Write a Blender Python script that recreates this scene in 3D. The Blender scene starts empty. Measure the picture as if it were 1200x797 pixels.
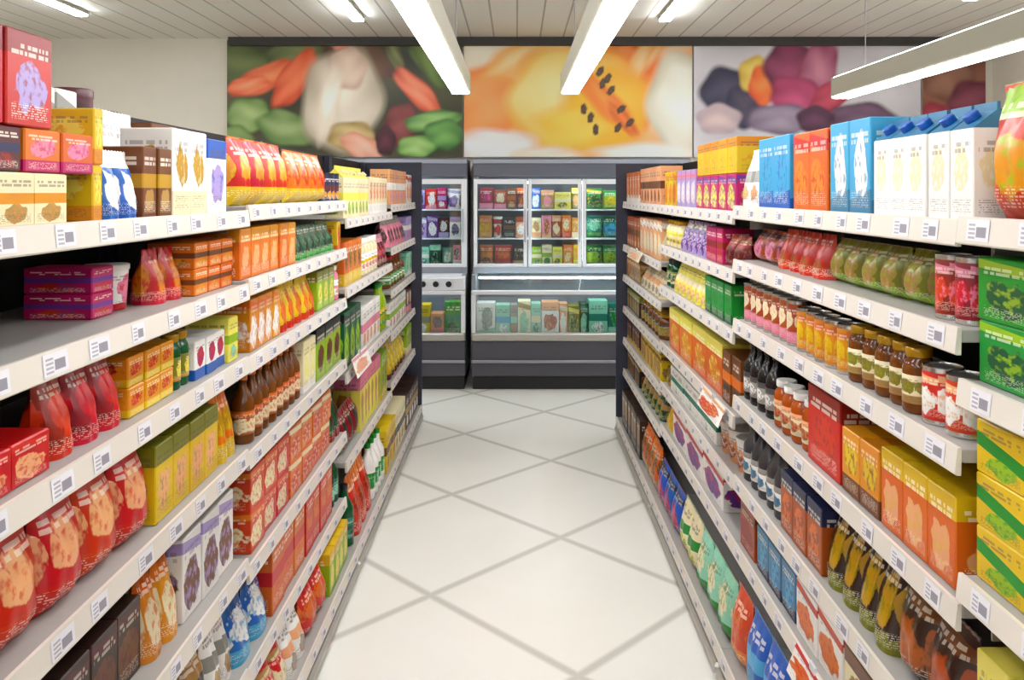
import bpy, math, random
random.seed(7)
C = bpy.context.scene.collection
sc = bpy.context.scene
# ------------------------------------------------------------------ camera, world, exposure
F, VX, VY, EYE = 965.0, 605.0, 225.0, 1.70
cam = bpy.data.cameras.new('camera'); cam_o = bpy.data.objects.new('camera', cam); C.objects.link(cam_o)
cam.sensor_width = 36; cam.lens = F/1200*36
cam.shift_x = (600-VX)/1200; cam.shift_y = -(398.5-VY)/1200
cam_o.location = (0, 0, EYE); cam_o.rotation_euler = (math.pi/2, 0, 0); cam.clip_start = .05
sc.camera = cam_o
sc.view_settings.view_transform = 'Standard'; sc.view_settings.look = 'None'
sc.view_settings.gamma = 1; sc.view_settings.use_curve_mapping = False
sc.view_settings.exposure = -0.06
TUBE, CEIL_TUBE, COLD_TUBE = 24.0, 75.0, 10.0           # lamp emission strengths
w = bpy.data.worlds.new('world'); sc.world = w; w.use_nodes = True
w.node_tree.nodes['Background'].inputs[0].default_value = (.93, .96, 1.0, 1)
w.node_tree.nodes['Background'].inputs[1].default_value = .28

# ------------------------------------------------------------------ colour and materials
def lin(h):
    if isinstance(h, str):
        h = h.lstrip('#'); h = tuple(int(h[i:i+2], 16)/255 for i in (0, 2, 4))
    return tuple(c/12.92 if c <= .04045 else ((c+.055)/1.055)**2.4 for c in h) + (1,)
HUE = dict(red='d8201a', deepred='a01418', maroon='5c1420', tomato='e2402a', orange='f0801c', amber='f2a024', yellow='f8d022',
    lemon='f4e878', lime='a8cc28', olive='8c8a28', green='2a9a3c', dkgreen='0f5a34', teal='1c8a74', mint='9cd8bc', cyan='58b4e4',
    blue='2c66c4', navy='1c2450', steel='4a86ac', purple='7a3c9c', lavender='b4a0d4', magenta='d02070', pink='f090a8', peach='f4b488',
    cream='f4e6c0', white='f6f2ec', grey='a8a49c', dkgrey='4a484c', black='1a181a', brown='7a4420', dkbrown='3c2014', tan='c49a60',
    gold='d0a030', terra='b85a30')
PALE = {'white': .86, 'cream': .80, 'lemon': .80, 'mint': .8, 'lavender': .8, 'pink': .78, 'peach': .78}
def col(n):
    c = lin(HUE.get(n, n))
    if n not in HUE: return c
    k = PALE.get(n, .66); lum = .3*c[0]+.6*c[1]+.1*c[2]; sat = 1.15          # inks a little deeper than the swatches
    return tuple(max(0, (lum+(q-lum)*sat)*k) for q in c[:3])+(1,)
_mc = {}
def mat(name, c, rough=.5, metal=0, emit=0, spec=.5, noise=0):
    if name in _mc: return _mc[name]
    m = bpy.data.materials.new(name); m.use_nodes = True; b = m.node_tree.nodes['Principled BSDF']
    cc = col(c) if isinstance(c, str) else c
    b.inputs['Base Color'].default_value = cc; b.inputs['Roughness'].default_value = rough
    b.inputs['Metallic'].default_value = metal; b.inputs['Specular IOR Level'].default_value = spec
    if emit:
        b.inputs['Emission Color'].default_value = cc; b.inputs['Emission Strength'].default_value = emit
    if noise:
        N, L = m.node_tree.nodes, m.node_tree.links
        t = N.new('ShaderNodeTexCoord'); n = N.new('ShaderNodeTexNoise'); n.inputs['Scale'].default_value = 6; n.inputs['Detail'].default_value = 4
        L.new(t.outputs['Object'], n.inputs['Vector'])
        r = N.new('ShaderNodeMapRange'); r.inputs[3].default_value = 1-noise; r.inputs[4].default_value = 1+noise*.4
        L.new(n.outputs['Fac'], r.inputs[0])
        mx = N.new('ShaderNodeMix'); mx.data_type = 'RGBA'; mx.blend_type = 'MULTIPLY'; mx.inputs[0].default_value = 1
        mx.inputs[6].default_value = cc; L.new(r.outputs[0], mx.inputs[7]); L.new(mx.outputs[2], b.inputs['Base Color'])
    _mc[name] = m; return m
def glass_mat(name, tint=(.92, .97, .97, 1), gloss=.10):
    m = bpy.data.materials.new(name); m.use_nodes = True; N, L = m.node_tree.nodes, m.node_tree.links
    N.remove(N['Principled BSDF'])
    t = N.new('ShaderNodeBsdfTransparent'); t.inputs[0].default_value = tint
    g = N.new('ShaderNodeBsdfGlossy'); g.inputs['Roughness'].default_value = .05
    x = N.new('ShaderNodeMixShader'); x.inputs[0].default_value = gloss
    L.new(t.outputs[0], x.inputs[1]); L.new(g.outputs[0], x.inputs[2]); L.new(x.outputs[0], N['Material Output'].inputs[0])
    return m
# printed packaging: one node group, many colourways
def make_print_group():
    g = bpy.data.node_groups.new('pack_print', 'ShaderNodeTree'); I = g.interface
    for n in ('Base', 'Accent', 'Third', 'Ink'): I.new_socket(n, in_out='INPUT', socket_type='NodeSocketColor')
    for n in ('BandLo', 'BandHi', 'CX', 'CY', 'RX', 'RY', 'InkAmt', 'Slant', 'Seed'): I.new_socket(n, in_out='INPUT', socket_type='NodeSocketFloat')
    I.new_socket('Color', in_out='OUTPUT', socket_type='NodeSocketColor')
    N, L = g.nodes, g.links
    gi = N.new('NodeGroupInput'); go = N.new('NodeGroupOutput')
    tc = N.new('ShaderNodeTexCoord'); s = N.new('ShaderNodeSeparateXYZ'); L.new(tc.outputs['Generated'], s.inputs[0])
    sn = N.new('ShaderNodeSeparateXYZ'); L.new(tc.outputs['Normal'], sn.inputs[0])
    def M(op, a, b=None, c=None):
        n = N.new('ShaderNodeMath'); n.operation = op
        for i, v in enumerate((a, b, c)):
            if v is None: continue
            if isinstance(v, (int, float)): n.inputs[i].default_value = v
            else: L.new(v, n.inputs[i])
        return n.outputs[0]
    def mixc(f, a, b):
        n = N.new('ShaderNodeMix'); n.data_type = 'RGBA'; L.new(f, n.inputs[0]); L.new(a, n.inputs[6]); L.new(b, n.inputs[7]); return n.outputs[2]
    G = gi.outputs
    side = M('GREATER_THAN', M('ABSOLUTE', sn.outputs[0]), .75)
    u = M('ADD', M('MULTIPLY', s.outputs[0], M('SUBTRACT', 1, side)), M('MULTIPLY', s.outputs[1], side))
    v = s.outputs[2]
    nz = N.new('ShaderNodeTexNoise'); nz.noise_dimensions = '4D'; nz.inputs['Scale'].default_value = 3.2; nz.inputs['Detail'].default_value = 3
    L.new(tc.outputs['Generated'], nz.inputs['Vector']); L.new(G['Seed'], nz.inputs['W'])
    vs = M('ADD', v, M('MULTIPLY', M('SUBTRACT', u, .5), G['Slant']))
    band = M('MULTIPLY', M('GREATER_THAN', vs, G['BandLo']), M('LESS_THAN', vs, G['BandHi']))
    c1 = mixc(band, G['Base'], G['Accent'])
    # a loose printed picture in the third colour, mottled like food
    ex = M('DIVIDE', M('SUBTRACT', u, G['CX']), G['RX']); ey = M('DIVIDE', M('SUBTRACT', v, G['CY']), G['RY'])
    e = M('ADD', M('ADD', M('MULTIPLY', ex, ex), M('MULTIPLY', ey, ey)), M('MULTIPLY', M('SUBTRACT', nz.outputs['Fac'], .5), 3.0))
    n2 = N.new('ShaderNodeTexNoise'); n2.noise_dimensions = '4D'; n2.inputs['Scale'].default_value = 9; n2.inputs['Detail'].default_value = 2
    L.new(tc.outputs['Generated'], n2.inputs['Vector']); L.new(G['Seed'], n2.inputs['W'])
    inside = N.new('ShaderNodeMapRange'); inside.inputs[1].default_value = 1.05; inside.inputs[2].default_value = .9; L.new(e, inside.inputs[0])
    c2 = mixc(inside.outputs[0], c1, G['Third'])
    mot = N.new('ShaderNodeMapRange'); mot.inputs[1].default_value = .5; mot.inputs[2].default_value = .62; mot.inputs[4].default_value = .75; L.new(n2.outputs['Fac'], mot.inputs[0])
    c2 = mixc(M('MULTIPLY', inside.outputs[0], mot.outputs[0]), c2, G['Accent'])
    # a title block and lines of small print, too small to read
    front = M('MULTIPLY', M('LESS_THAN', M('ABSOLUTE', M('SUBTRACT', u, .5)), .40), M('LESS_THAN', M('ABSOLUTE', sn.outputs[2]), .7))
    def lines(rows, cols, lo, hi, duty, thr):
        row = M('MULTIPLY', v, rows); cell = M('FLOOR', row)
        cmb = N.new('ShaderNodeCombineXYZ'); L.new(M('MULTIPLY', u, cols), cmb.inputs[0]); L.new(M('MULTIPLY', cell, 3.7), cmb.inputs[1]); L.new(G['Seed'], cmb.inputs[2])
        wn = N.new('ShaderNodeTexNoise'); wn.inputs['Scale'].default_value = 1.0; wn.inputs['Detail'].default_value = 0; L.new(cmb.outputs[0], wn.inputs['Vector'])
        return M('MULTIPLY', M('MULTIPLY', M('GREATER_THAN', M('FRACT', row), duty), M('GREATER_THAN', wn.outputs['Fac'], thr)),
                 M('MULTIPLY', M('GREATER_THAN', v, lo), M('LESS_THAN', v, hi)))
    ink = M('MAXIMUM', lines(40, 30, .07, .24, .5, .48), lines(14.0, 13, .715, .86, .35, .43))
    c3 = mixc(M('MULTIPLY', M('MULTIPLY', ink, front), G['InkAmt']), c2, G['Ink'])
    oi = N.new('ShaderNodeObjectInfo'); hs = N.new('ShaderNodeHueSaturation')
    L.new(c3, hs.inputs['Color']); L.new(M('ADD', .93, M('MULTIPLY', oi.outputs['Random'], .14)), hs.inputs['Value'])
    L.new(M('ADD', .492, M('MULTIPLY', oi.outputs['Random'], .016)), hs.inputs['Hue'])
    L.new(hs.outputs[0], go.inputs[0])
    return g
PG = make_print_group()
_pc = {}
def pack(cols, style=None, rough=.38):
    base, acc, third = (list(cols)+list(cols))[:3] if len(cols) < 3 else cols[:3]
    if style is None: style = sum(map(ord, base+acc+third)) % 5
    key = (base, acc, third, style, rough)
    if key in _pc: return _pc[key]
    m = bpy.data.materials.new(f'{base}_{acc}_print'); m.use_nodes = True; N, L = m.node_tree.nodes, m.node_tree.links
    g = N.new('ShaderNodeGroup'); g.node_tree = PG; b = N['Principled BSDF']
    st = [(.74, 1.1, .5, .40, .34, .26, .55, 0), (-.1, .28, .5, .58, .36, .24, .5, 0), (.42, .62, .5, .24, .30, .16, .6, 0),
          (.78, .92, .45, .38, .40, .30, .4, .1), (-.1, .2, .55, .5, .3, .34, .5, -.12), (.40, .66, .5, .24, .30, .16, .6, .25)][style]
    dark = base in ('white', 'cream', 'lemon', 'mint', 'lavender', 'yellow', 'grey', 'pink', 'peach')
    for n, v in (('Base', col(base)), ('Accent', col(acc)), ('Third', col(third)), ('Ink', lin('5a4440') if dark else lin('f4ead8'))):
        g.inputs[n].default_value = v
    for n, v in zip(('BandLo', 'BandHi', 'CX', 'CY', 'RX', 'RY', 'InkAmt', 'Slant'), st): g.inputs[n].default_value = v
    g.inputs['Seed'].default_value = (len(_pc)*1.37) % 50
    L.new(g.outputs[0], b.inputs['Base Color']); b.inputs['Roughness'].default_value = rough
    _pc[key] = m; return m
M_LIP = mat('cream_enamel', lin('d6ccc0'), .4); M_DECK = mat('grey_enamel', lin('a09a94'), .45, noise=.1)
M_PANEL = mat('charcoal_panel', lin('1c1a1c'), .6); M_POST = mat('navy_steel', lin('2e3040'), .45)
M_PLINTH = mat('plinth_grey', lin('6a6764'), .5); M_ALU = mat('brushed_aluminium', lin('b4afa6'), .48, .6)
M_RUB = mat('black_rubber', lin('1c1b1c'), .6)
M_STEEL = mat('tin', lin('c8c6c2'), .25, .9); M_WIRE = mat('steel_wire', lin('8a8680'), .4, .6)
M_TAG = None
M_TUBE = mat('lit_diffuser', (.92, .96, 1, 1), .5, emit=TUBE); M_CTUBE = mat('lit_ceiling_diffuser', (.92, .97, 1, 1), .5, emit=CEIL_TUBE)
M_UP = mat('added_uplight_glow', (.92, .96, 1, 1), .5, emit=TUBE*.45)  # upward glow added to the lamps to brighten the ceiling
M_COLD = mat('lit_freezer_tube', (.84, .95, 1, 1), .5, emit=COLD_TUBE)
M_HOUSE = mat('lamp_housing', lin('b4b09e'), .5)
M_GLASS = glass_mat('freezer_glass'); M_JARGLASS = None
M_FWHITE = mat('freezer_white', lin('e2e2e6'), .35); M_FGREY = mat('freezer_grey', lin('5e5f6a'), .42)
M_FDARK = mat('freezer_dark', lin('48464e'), .45); M_FBLACK = mat('freezer_kick', lin('1a191c'), .6); M_FIN = mat('freezer_liner', lin('8a8e96'), .5)

def tag_mat():
    m = bpy.data.materials.new('paper_price_tag'); m.use_nodes = True; N, L = m.node_tree.nodes, m.node_tree.links; b = N['Principled BSDF']
    tc = N.new('ShaderNodeTexCoord'); s = N.new('ShaderNodeSeparateXYZ'); L.new(tc.outputs['Generated'], s.inputs[0])
    def M(op, a, b_=0.0):
        n = N.new('ShaderNodeMath'); n.operation = op
        for i, v in enumerate((a, b_)):
            if isinstance(v, (int, float)): n.inputs[i].default_value = v
            else: L.new(v, n.inputs[i])
        return n.outputs[0]
    x, z = s.outputs[0], s.outputs[2]
    big = M('MULTIPLY', M('LESS_THAN', M('ABSOLUTE', M('SUBTRACT', x, .66)), .22), M('LESS_THAN', M('ABSOLUTE', M('SUBTRACT', z, .42)), .24))
    small = M('MULTIPLY', M('MULTIPLY', M('LESS_THAN', M('ABSOLUTE', M('SUBTRACT', x, .24)), .15), M('GREATER_THAN', M('FRACT', M('MULTIPLY', z, 5)), .5)), M('LESS_THAN', M('ABSOLUTE', M('SUBTRACT', z, .5)), .4))
    f = M('MAXIMUM', M('MULTIPLY', big, .8), M('MULTIPLY', small, .6))
    g = N.new('ShaderNodeMix'); g.data_type = 'RGBA'; g.inputs[6].default_value = lin('dcd8dc'); g.inputs[7].default_value = lin('6a6270'); L.new(f, g.inputs[0])
    L.new(g.outputs[2], b.inputs['Base Color']); b.inputs['Roughness'].default_value = .5
    return m
M_TAG = tag_mat()
# ------------------------------------------------------------------ mesh builder
class MB:
    def __init__(s): s.v = []; s.f = []; s.m = []
    def quad_grid(s, pts, closed_u=False, mi=0):
        o = len(s.v); nv = len(pts); nu = len(pts[0])
        for r in pts: s.v += r
        for j in range(nv-1):
            for i in range(nu if closed_u else nu-1):
                i2 = (i+1) % nu
                s.f.append((o+j*nu+i, o+j*nu+i2, o+(j+1)*nu+i2, o+(j+1)*nu+i)); s.m.append(mi)
        return s
    def box(s, x0, x1, y0, y1, z0, z1, b=0, mi=0):
        b = min(b, (x1-x0)/3, (y1-y0)/3, (z1-z0)/3)
        if b <= 0:
            o = len(s.v)
            s.v += [(x, y, z) for z in (z0, z1) for (x, y) in ((x0, y0), (x1, y0), (x1, y1), (x0, y1))]
            for q in ((0, 3, 2, 1), (4, 5, 6, 7), (0, 1, 5, 4), (1, 2, 6, 5), (2, 3, 7, 6), (3, 0, 4, 7)):
                s.f.append(tuple(o+i for i in q)); s.m.append(mi)
            return s
        def ring(i, z): return [(x0+i+b, y0+i, z), (x1-i-b, y0+i, z), (x1-i, y0+i+b, z), (x1-i, y1-i-b, z), (x1-i-b, y1-i, z), (x0+i+b, y1-i, z), (x0+i, y1-i-b, z), (x0+i, y0+i+b, z)]
        o = len(s.v)
        for i, z in ((b, z0), (0, z0+b), (0, z1-b), (b, z1)): s.v += ring(i, z)
        for k in range(3):
            for i in range(8):
                j = (i+1) % 8; s.f.append((o+8*k+i, o+8*k+j, o+8*k+8+j, o+8*k+8+i)); s.m.append(mi)
        s.f.append(tuple(o+i for i in reversed(range(8)))); s.m.append(mi)
        s.f.append(tuple(o+24+i for i in range(8))); s.m.append(mi)
        return s
    def lathe(s, prof, cx=0, cy=0, n=20, mi=0):
        o = len(s.v)
        for r, z in prof: s.v += [(cx+r*math.cos(2*math.pi*i/n), cy+r*math.sin(2*math.pi*i/n), z) for i in range(n)]
        for k in range(len(prof)-1):
            for i in range(n):
                j = (i+1) % n; s.f.append((o+n*k+i, o+n*k+j, o+n*k+n+j, o+n*k+n+i)); s.m.append(mi)
        s.f.append(tuple(o+i for i in reversed(range(n)))); s.m.append(mi)
        t = o+n*(len(prof)-1); s.f.append(tuple(t+i for i in range(n))); s.m.append(mi)
        return s
    def mesh(s, name, mats, smooth=False):
        me = bpy.data.meshes.new(name); me.from_pydata(s.v, [], s.f); 
        for m in (mats if isinstance(mats, (list, tuple)) else [mats]): me.materials.append(m)
        me.polygons.foreach_set('material_index', s.m)
        me.validate()
        if smooth:
            me.shade_smooth()
            try: me.set_sharp_from_angle(angle=math.radians(40))
            except Exception: pass
        me.update(); return me
    def build(s, name, mats, parent=None, smooth=False):
        o = bpy.data.objects.new(name, s.mesh(name, mats, smooth)); C.objects.link(o)
        if parent: o.parent = parent
        return o
def tag(o, label=None, cat=None, group=None, kind=None):
    if label: o['label'] = label
    if cat: o['category'] = cat
    if group: o['group'] = group
    if kind: o['kind'] = kind
    return o
def empty(name, loc, rz=0):
    o = bpy.data.objects.new(name, None); C.objects.link(o); o.location = loc; o.rotation_euler = (0, 0, rz); o.empty_display_size = .05
    return o

# ------------------------------------------------------------------ the setting
WALL_Y, CEIL_Z = 7.95, 3.18
def floor_mat():
    m = bpy.data.materials.new('cream_tile'); m.use_nodes = True; N, L = m.node_tree.nodes, m.node_tree.links; b = N['Principled BSDF']
    tc = N.new('ShaderNodeTexCoord'); s = N.new('ShaderNodeSeparateXYZ'); L.new(tc.outputs['Object'], s.inputs[0])
    def M(op, a, b_=None):
        n = N.new('ShaderNodeMath'); n.operation = op
        for i, v in enumerate((a, b_)):
            if v is None: continue
            if isinstance(v, (int, float)): n.inputs[i].default_value = v
            else: L.new(v, n.inputs[i])
        return n.outputs[0]
    x = M('SUBTRACT', s.outputs[0], .218); y = M('SUBTRACT', s.outputs[1], 4.05); T = 1.16
    ds = []
    for k in (M('DIVIDE', M('ADD', x, y), T), M('DIVIDE', M('SUBTRACT', x, y), T)):
        ds.append(M('ABSOLUTE', M('SUBTRACT', M('FRACT', M('ADD', k, .5)), .5)))
    d = M('MINIMUM', ds[0], ds[1])
    r = N.new('ShaderNodeMapRange'); r.inputs[1].default_value = .010; r.inputs[2].default_value = .034; L.new(d, r.inputs[0])
    n = N.new('ShaderNodeTexNoise'); n.inputs['Scale'].default_value = 2.2; n.inputs['Detail'].default_value = 6; L.new(tc.outputs['Object'], n.inputs['Vector'])
    a = N.new('ShaderNodeMix'); a.data_type = 'RGBA'; a.inputs[6].default_value = lin('e6e1d8'); a.inputs[7].default_value = lin('f0ece4'); L.new(n.outputs['Fac'], a.inputs[0])
    g = N.new('ShaderNodeMix'); g.data_type = 'RGBA'; g.inputs[6].default_value = lin('c8c3b9'); L.new(r.outputs[0], g.inputs[0]); L.new(a.outputs[2], g.inputs[7])
    L.new(g.outputs[2], b.inputs['Base Color']); b.inputs['Roughness'].default_value = .24; b.inputs['Specular IOR Level'].default_value = .5
    return m
def ceiling_mat():
    m = bpy.data.materials.new('ceiling_boards'); m.use_nodes = True; N, L = m.node_tree.nodes, m.node_tree.links; b = N['Principled BSDF']
    tc = N.new('ShaderNodeTexCoord'); s = N.new('ShaderNodeSeparateXYZ'); L.new(tc.outputs['Object'], s.inputs[0])
    d = N.new('ShaderNodeMath'); d.operation = 'DIVIDE'; d.inputs[1].default_value = .22; L.new(s.outputs[0], d.inputs[0])
    f = N.new('ShaderNodeMath'); f.operation = 'FRACT'; L.new(d.outputs[0], f.inputs[0])
    r = N.new('ShaderNodeMath'); r.operation = 'LESS_THAN'; r.inputs[1].default_value = .07; L.new(f.outputs[0], r.inputs[0])
    g = N.new('ShaderNodeMix'); g.data_type = 'RGBA'; g.inputs[6].default_value = lin('dcd7cf'); g.inputs[7].default_value = lin('a39e97')
    L.new(r.outputs[0], g.inputs[0]); L.new(g.outputs[2], b.inputs['Base Color']); b.inputs['Roughness'].default_value = .6
    return m
XW = 4.6
tag(MB().box(-XW-.1, XW+.1, -3.2, WALL_Y+.1, -.1, 0).build('floor', floor_mat()), kind='structure')
tag(MB().box(-XW-.1, XW+.1, -3.2, WALL_Y+.1, CEIL_Z, CEIL_Z+.1).build('ceiling', ceiling_mat()), kind='structure')
M_WALL = mat('wall_paint', lin('e4dccd'), .7, noise=.06)
tag(MB().box(-XW-.1, XW+.1, WALL_Y, WALL_Y+.1, 0, CEIL_Z).build('wall_back', M_WALL), kind='structure')
tag(MB().box(-XW-.1, -XW, -3.2, WALL_Y, 0, CEIL_Z).build('wall_left', M_WALL), kind='structure')
tag(MB().box(XW, XW+.1, -3.2, WALL_Y, 0, CEIL_Z).build('wall_right', M_WALL), kind='structure')
tag(MB().box(-2.75, XW, WALL_Y-.10, WALL_Y, 3.10, CEIL_Z, .004).build('trim_1', mat('dark_cornice', lin('3c3936'), .6)), kind='structure')

# ------------------------------------------------------------------ lamps
def tube_lamp(x, y0, y1, z, label, wires=True):
    t = empty('strip_lamp', (x, (y0+y1)/2, z)); tag(t, label, 'ceiling light', 'strip lamps hung over the shop')
    h = (y1-y0)/2
    MB().box(-.055, .055, -h, h, .014, .125, .006).build('housing', M_HOUSE, t)
    MB().box(-.047, .047, -h+.01, h-.01, 0, .0135, .004).build('diffuser', M_TUBE, t)
    MB().box(-.047, .047, -h+.01, h-.01, .1252, .129, .001).build('added_uplight', M_UP, t)  # added glowing strip, hidden from below, lifts ceiling and poster wall
    for s in (-1, 1):
        MB().box(-.057, .057, min(s*h, s*h+s*.008), max(s*h, s*h+s*.008), .0, .127, .003).build('end_cap', M_HOUSE, t)
        MB().lathe([(.003, .1295), (.003, CEIL_Z-z)], 0, s*(h-.35), 6).build('suspension_wire', M_WIRE, t)
    return t
tube_lamp(-.325, 1.35, 4.80, 2.27, 'lit hanging strip lamp over the aisle, nearer the vegetable poster')
tube_lamp(.315, 1.35, 4.80, 2.27, 'lit hanging strip lamp over the aisle, nearer the purple fruit poster')
tube_lamp(1.95, 1.35, 4.95, 2.26, 'hanging strip lamp with grey side above the milk cartons')
tube_lamp(-2.6, -2.9, .4, 2.6, 'unseen added strip lamp beyond the left shelving, behind the viewer')  # unseen lamp, added for extra illumination
for x, n in ((-.325, 'behind the viewer over the aisle, left of two'), (.315, 'behind the viewer over the aisle, right of two'), (1.95, 'behind the viewer over the right shelving')):
    tube_lamp(x, -2.9, .7, 2.27, 'unseen added strip lamp '+n)  # unseen lamps continuing the rows, added for illumination
def ceiling_lamp(x, y0, y1, label):
    t = empty('ceiling_lamp', (x, (y0+y1)/2, CEIL_Z)); tag(t, label, 'ceiling light', 'short lamps fixed to the ceiling'); h = (y1-y0)/2
    MB().box(-.055, .055, -h, h, -.03, 0, .005).build('tray', M_HOUSE, t)
    MB().box(-.045, .045, -h+.012, h-.012, -.045, -.03, .004).build('diffuser', M_CTUBE, t)
ceiling_lamp(-3.55, 6.0, 6.75, 'short bright ceiling lamp above the left shelving near the side wall')
ceiling_lamp(-1.33, 6.1, 6.95, 'short bright ceiling lamp in front of the vegetable poster')
ceiling_lamp(1.25, 6.1, 6.95, 'short bright ceiling lamp in front of the melon poster')
ceiling_lamp(3.4, 5.4, 6.2, 'unseen short ceiling lamp added above the right shelving near the side wall')  # out of view, added for more light at the back
for x in (-3.2, 3.4):
    for y in (0, 3.0): ceiling_lamp(x, y, y+1.4, f'unseen added long ceiling lamp over the {"left" if x<0 else "right"} neighbouring aisle, {"rear" if y<1 else "middle"} one')  # unseen lamps added to light the shop from the side aisles

# ------------------------------------------------------------------ posters
def poster(name, x0, x1, z0, z1, label, bg, blobs, frame=None):
    """printed photograph: colours per vertex of a flat panel; blobs in photo pixels (cx, cy, rx, ry, angle, colour rim, colour core)"""
    nx, nz = 170, 84; Y = WALL_Y-.035; mb = MB(); cols = []
    W, H = x1-x0, z1-z0
    rnd = random.Random(len(label)); ph = [rnd.uniform(0, 6.28) for _ in range(8)]
    pre = [(cx, cy, rx, ry, math.cos(math.radians(a)), math.sin(math.radians(a)), lin(c0), lin(c1), soft) for (cx, cy, rx, ry, a, c0, c1, soft) in blobs]
    mb.quad_grid([[(-W/2+W*i/(nx-1), -.012, H*j/(nz-1)) for i in range(nx)] for j in range(nz)])
    for j in range(nz):
        for i in range(nx):
            X = x0+W*i/(nx-1); Z = z0+H*j/(nz-1); px = VX+F*X/Y; py = VY+F*(EYE-Z)/Y
            k = .5+.5*math.sin(px*.05+ph[0]+1.3*math.sin(py*.07+ph[1]))*math.sin(py*.06+ph[2]+math.sin(px*.04+ph[3]))
            c = [a*(1-k)+b*k for a, b in zip(lin(bg[0]), lin(bg[1]))]
            for cx, cy, rx, ry, ca, sa, c0, c1, soft in pre:
                dx, dy = px-cx, py-cy; u = (dx*ca+dy*sa)/rx; v = (-dx*sa+dy*ca)/ry
                r = math.hypot(u, v)*(1+.06*math.sin(5*math.atan2(v, u)+cx))
                if r > 1+soft: continue
                al = min(1, max(0, (1+soft-r)/(2*soft))); q = min(1, max(0, 1-r)); q = q**.7
                q = min(1, max(0, q+.16*math.sin(6*v+1.5*math.sin(3*u+cy)+cx)))
                c = [o*(1-al)+(a*(1-q)+b*q)*al for o, a, b in zip(c, c0, c1)]
            cols.append((min(.92, c[0]*1.2), min(.92, c[1]*1.2), min(.92, c[2]*1.2), 1))
    m = bpy.data.materials.new(name+'_print'); m.use_nodes = True; N, L = m.node_tree.nodes, m.node_tree.links
    at = N.new('ShaderNodeAttribute'); at.attribute_name = 'print'; L.new(at.outputs['Color'], N['Principled BSDF'].inputs['Base Color']); N['Principled BSDF'].inputs['Roughness'].default_value = .5
    t = empty(name, ((x0+x1)/2, Y, z0)); tag(t, label, 'poster', 'food posters along the back wall')
    me = mb.mesh('print', m); a = me.color_attributes.new('print', 'FLOAT_COLOR', 'POINT')
    a.data.foreach_set('color', [q for c in cols for q in c])
    o = bpy.data.objects.new('print', me); C.objects.link(o); o.parent = t
    MB().box(-W/2, W/2, -.0115, .035, 0, H).build('backing_board', mat('poster_board', lin('d4d0c8'), .6), t)
PY = WALL_Y-.047
def wx(px): return (px-VX)*PY/F
def wz(py): return EYE+(VY-py)*PY/F
B = lambda cx, cy, rx, ry, a, c0, c1, s=.10: (cx, cy, rx, ry, a, c0, c1, s)
poster('poster', wx(266), wx(542), wz(184), wz(47), 'poster of carrots, a pale root vegetable and greens', ('2a2c1c', '4e4a30'), [
    B(285, 75, 45, 24, 20, '3a4a20', '6a7440'), B(350, 60, 40, 18, -20, '44502a', '788050'), B(420, 70, 45, 24, 20, '4a2a1c', '7a5a3c'),
    B(292, 135, 26, 20, 0, '5c7c34', 'a4b878'), B(335, 150, 34, 20, 15, '4e7030', '98aa70'), B(275, 165, 22, 18, 0, '4c6c2c', '90a868'),
    B(310, 92, 40, 15, -25, 'c84824', 'ee8c5c'), B(346, 92, 40, 17, -55, 'c4421e', 'ec7c50'), B(292, 100, 26, 10, -10, 'd8582c', 'f0946a'),
    B(503, 72, 40, 15, 55, '3c4a1e', '70863c'), B(462, 62, 26, 9, 70, '40321e', '7a8048'), B(489, 107, 36, 13, 45, 'c8482c', 'f0906c'),
    B(470, 146, 20, 26, 20, '5c1c20', '8c4440'), B(401, 118, 47, 62, 8, 'a89880', 'efe2d0'), B(408, 80, 22, 26, 0, 'c0a08c', 'e8d0bc'), B(386, 118, 12, 44, 12, 'dccbb4', 'f4ebdd', .3),
    B(412, 160, 28, 18, 0, '9a7a3c', 'd8c088'), B(424, 172, 26, 14, 25, 'd08468', 'f0bca4'), B(398, 45, 14, 14, 0, 'c87860', 'e8a890'),
    B(508, 142, 34, 12, -8, '3c7030', '98c070'), B(520, 158, 24, 18, 0, '2c5c28', '74a854'), B(488, 172, 22, 13, 0, '5c8c38', 'a8c878'), B(452, 165, 12, 18, 0, '30101a', '5a2430')])
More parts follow.
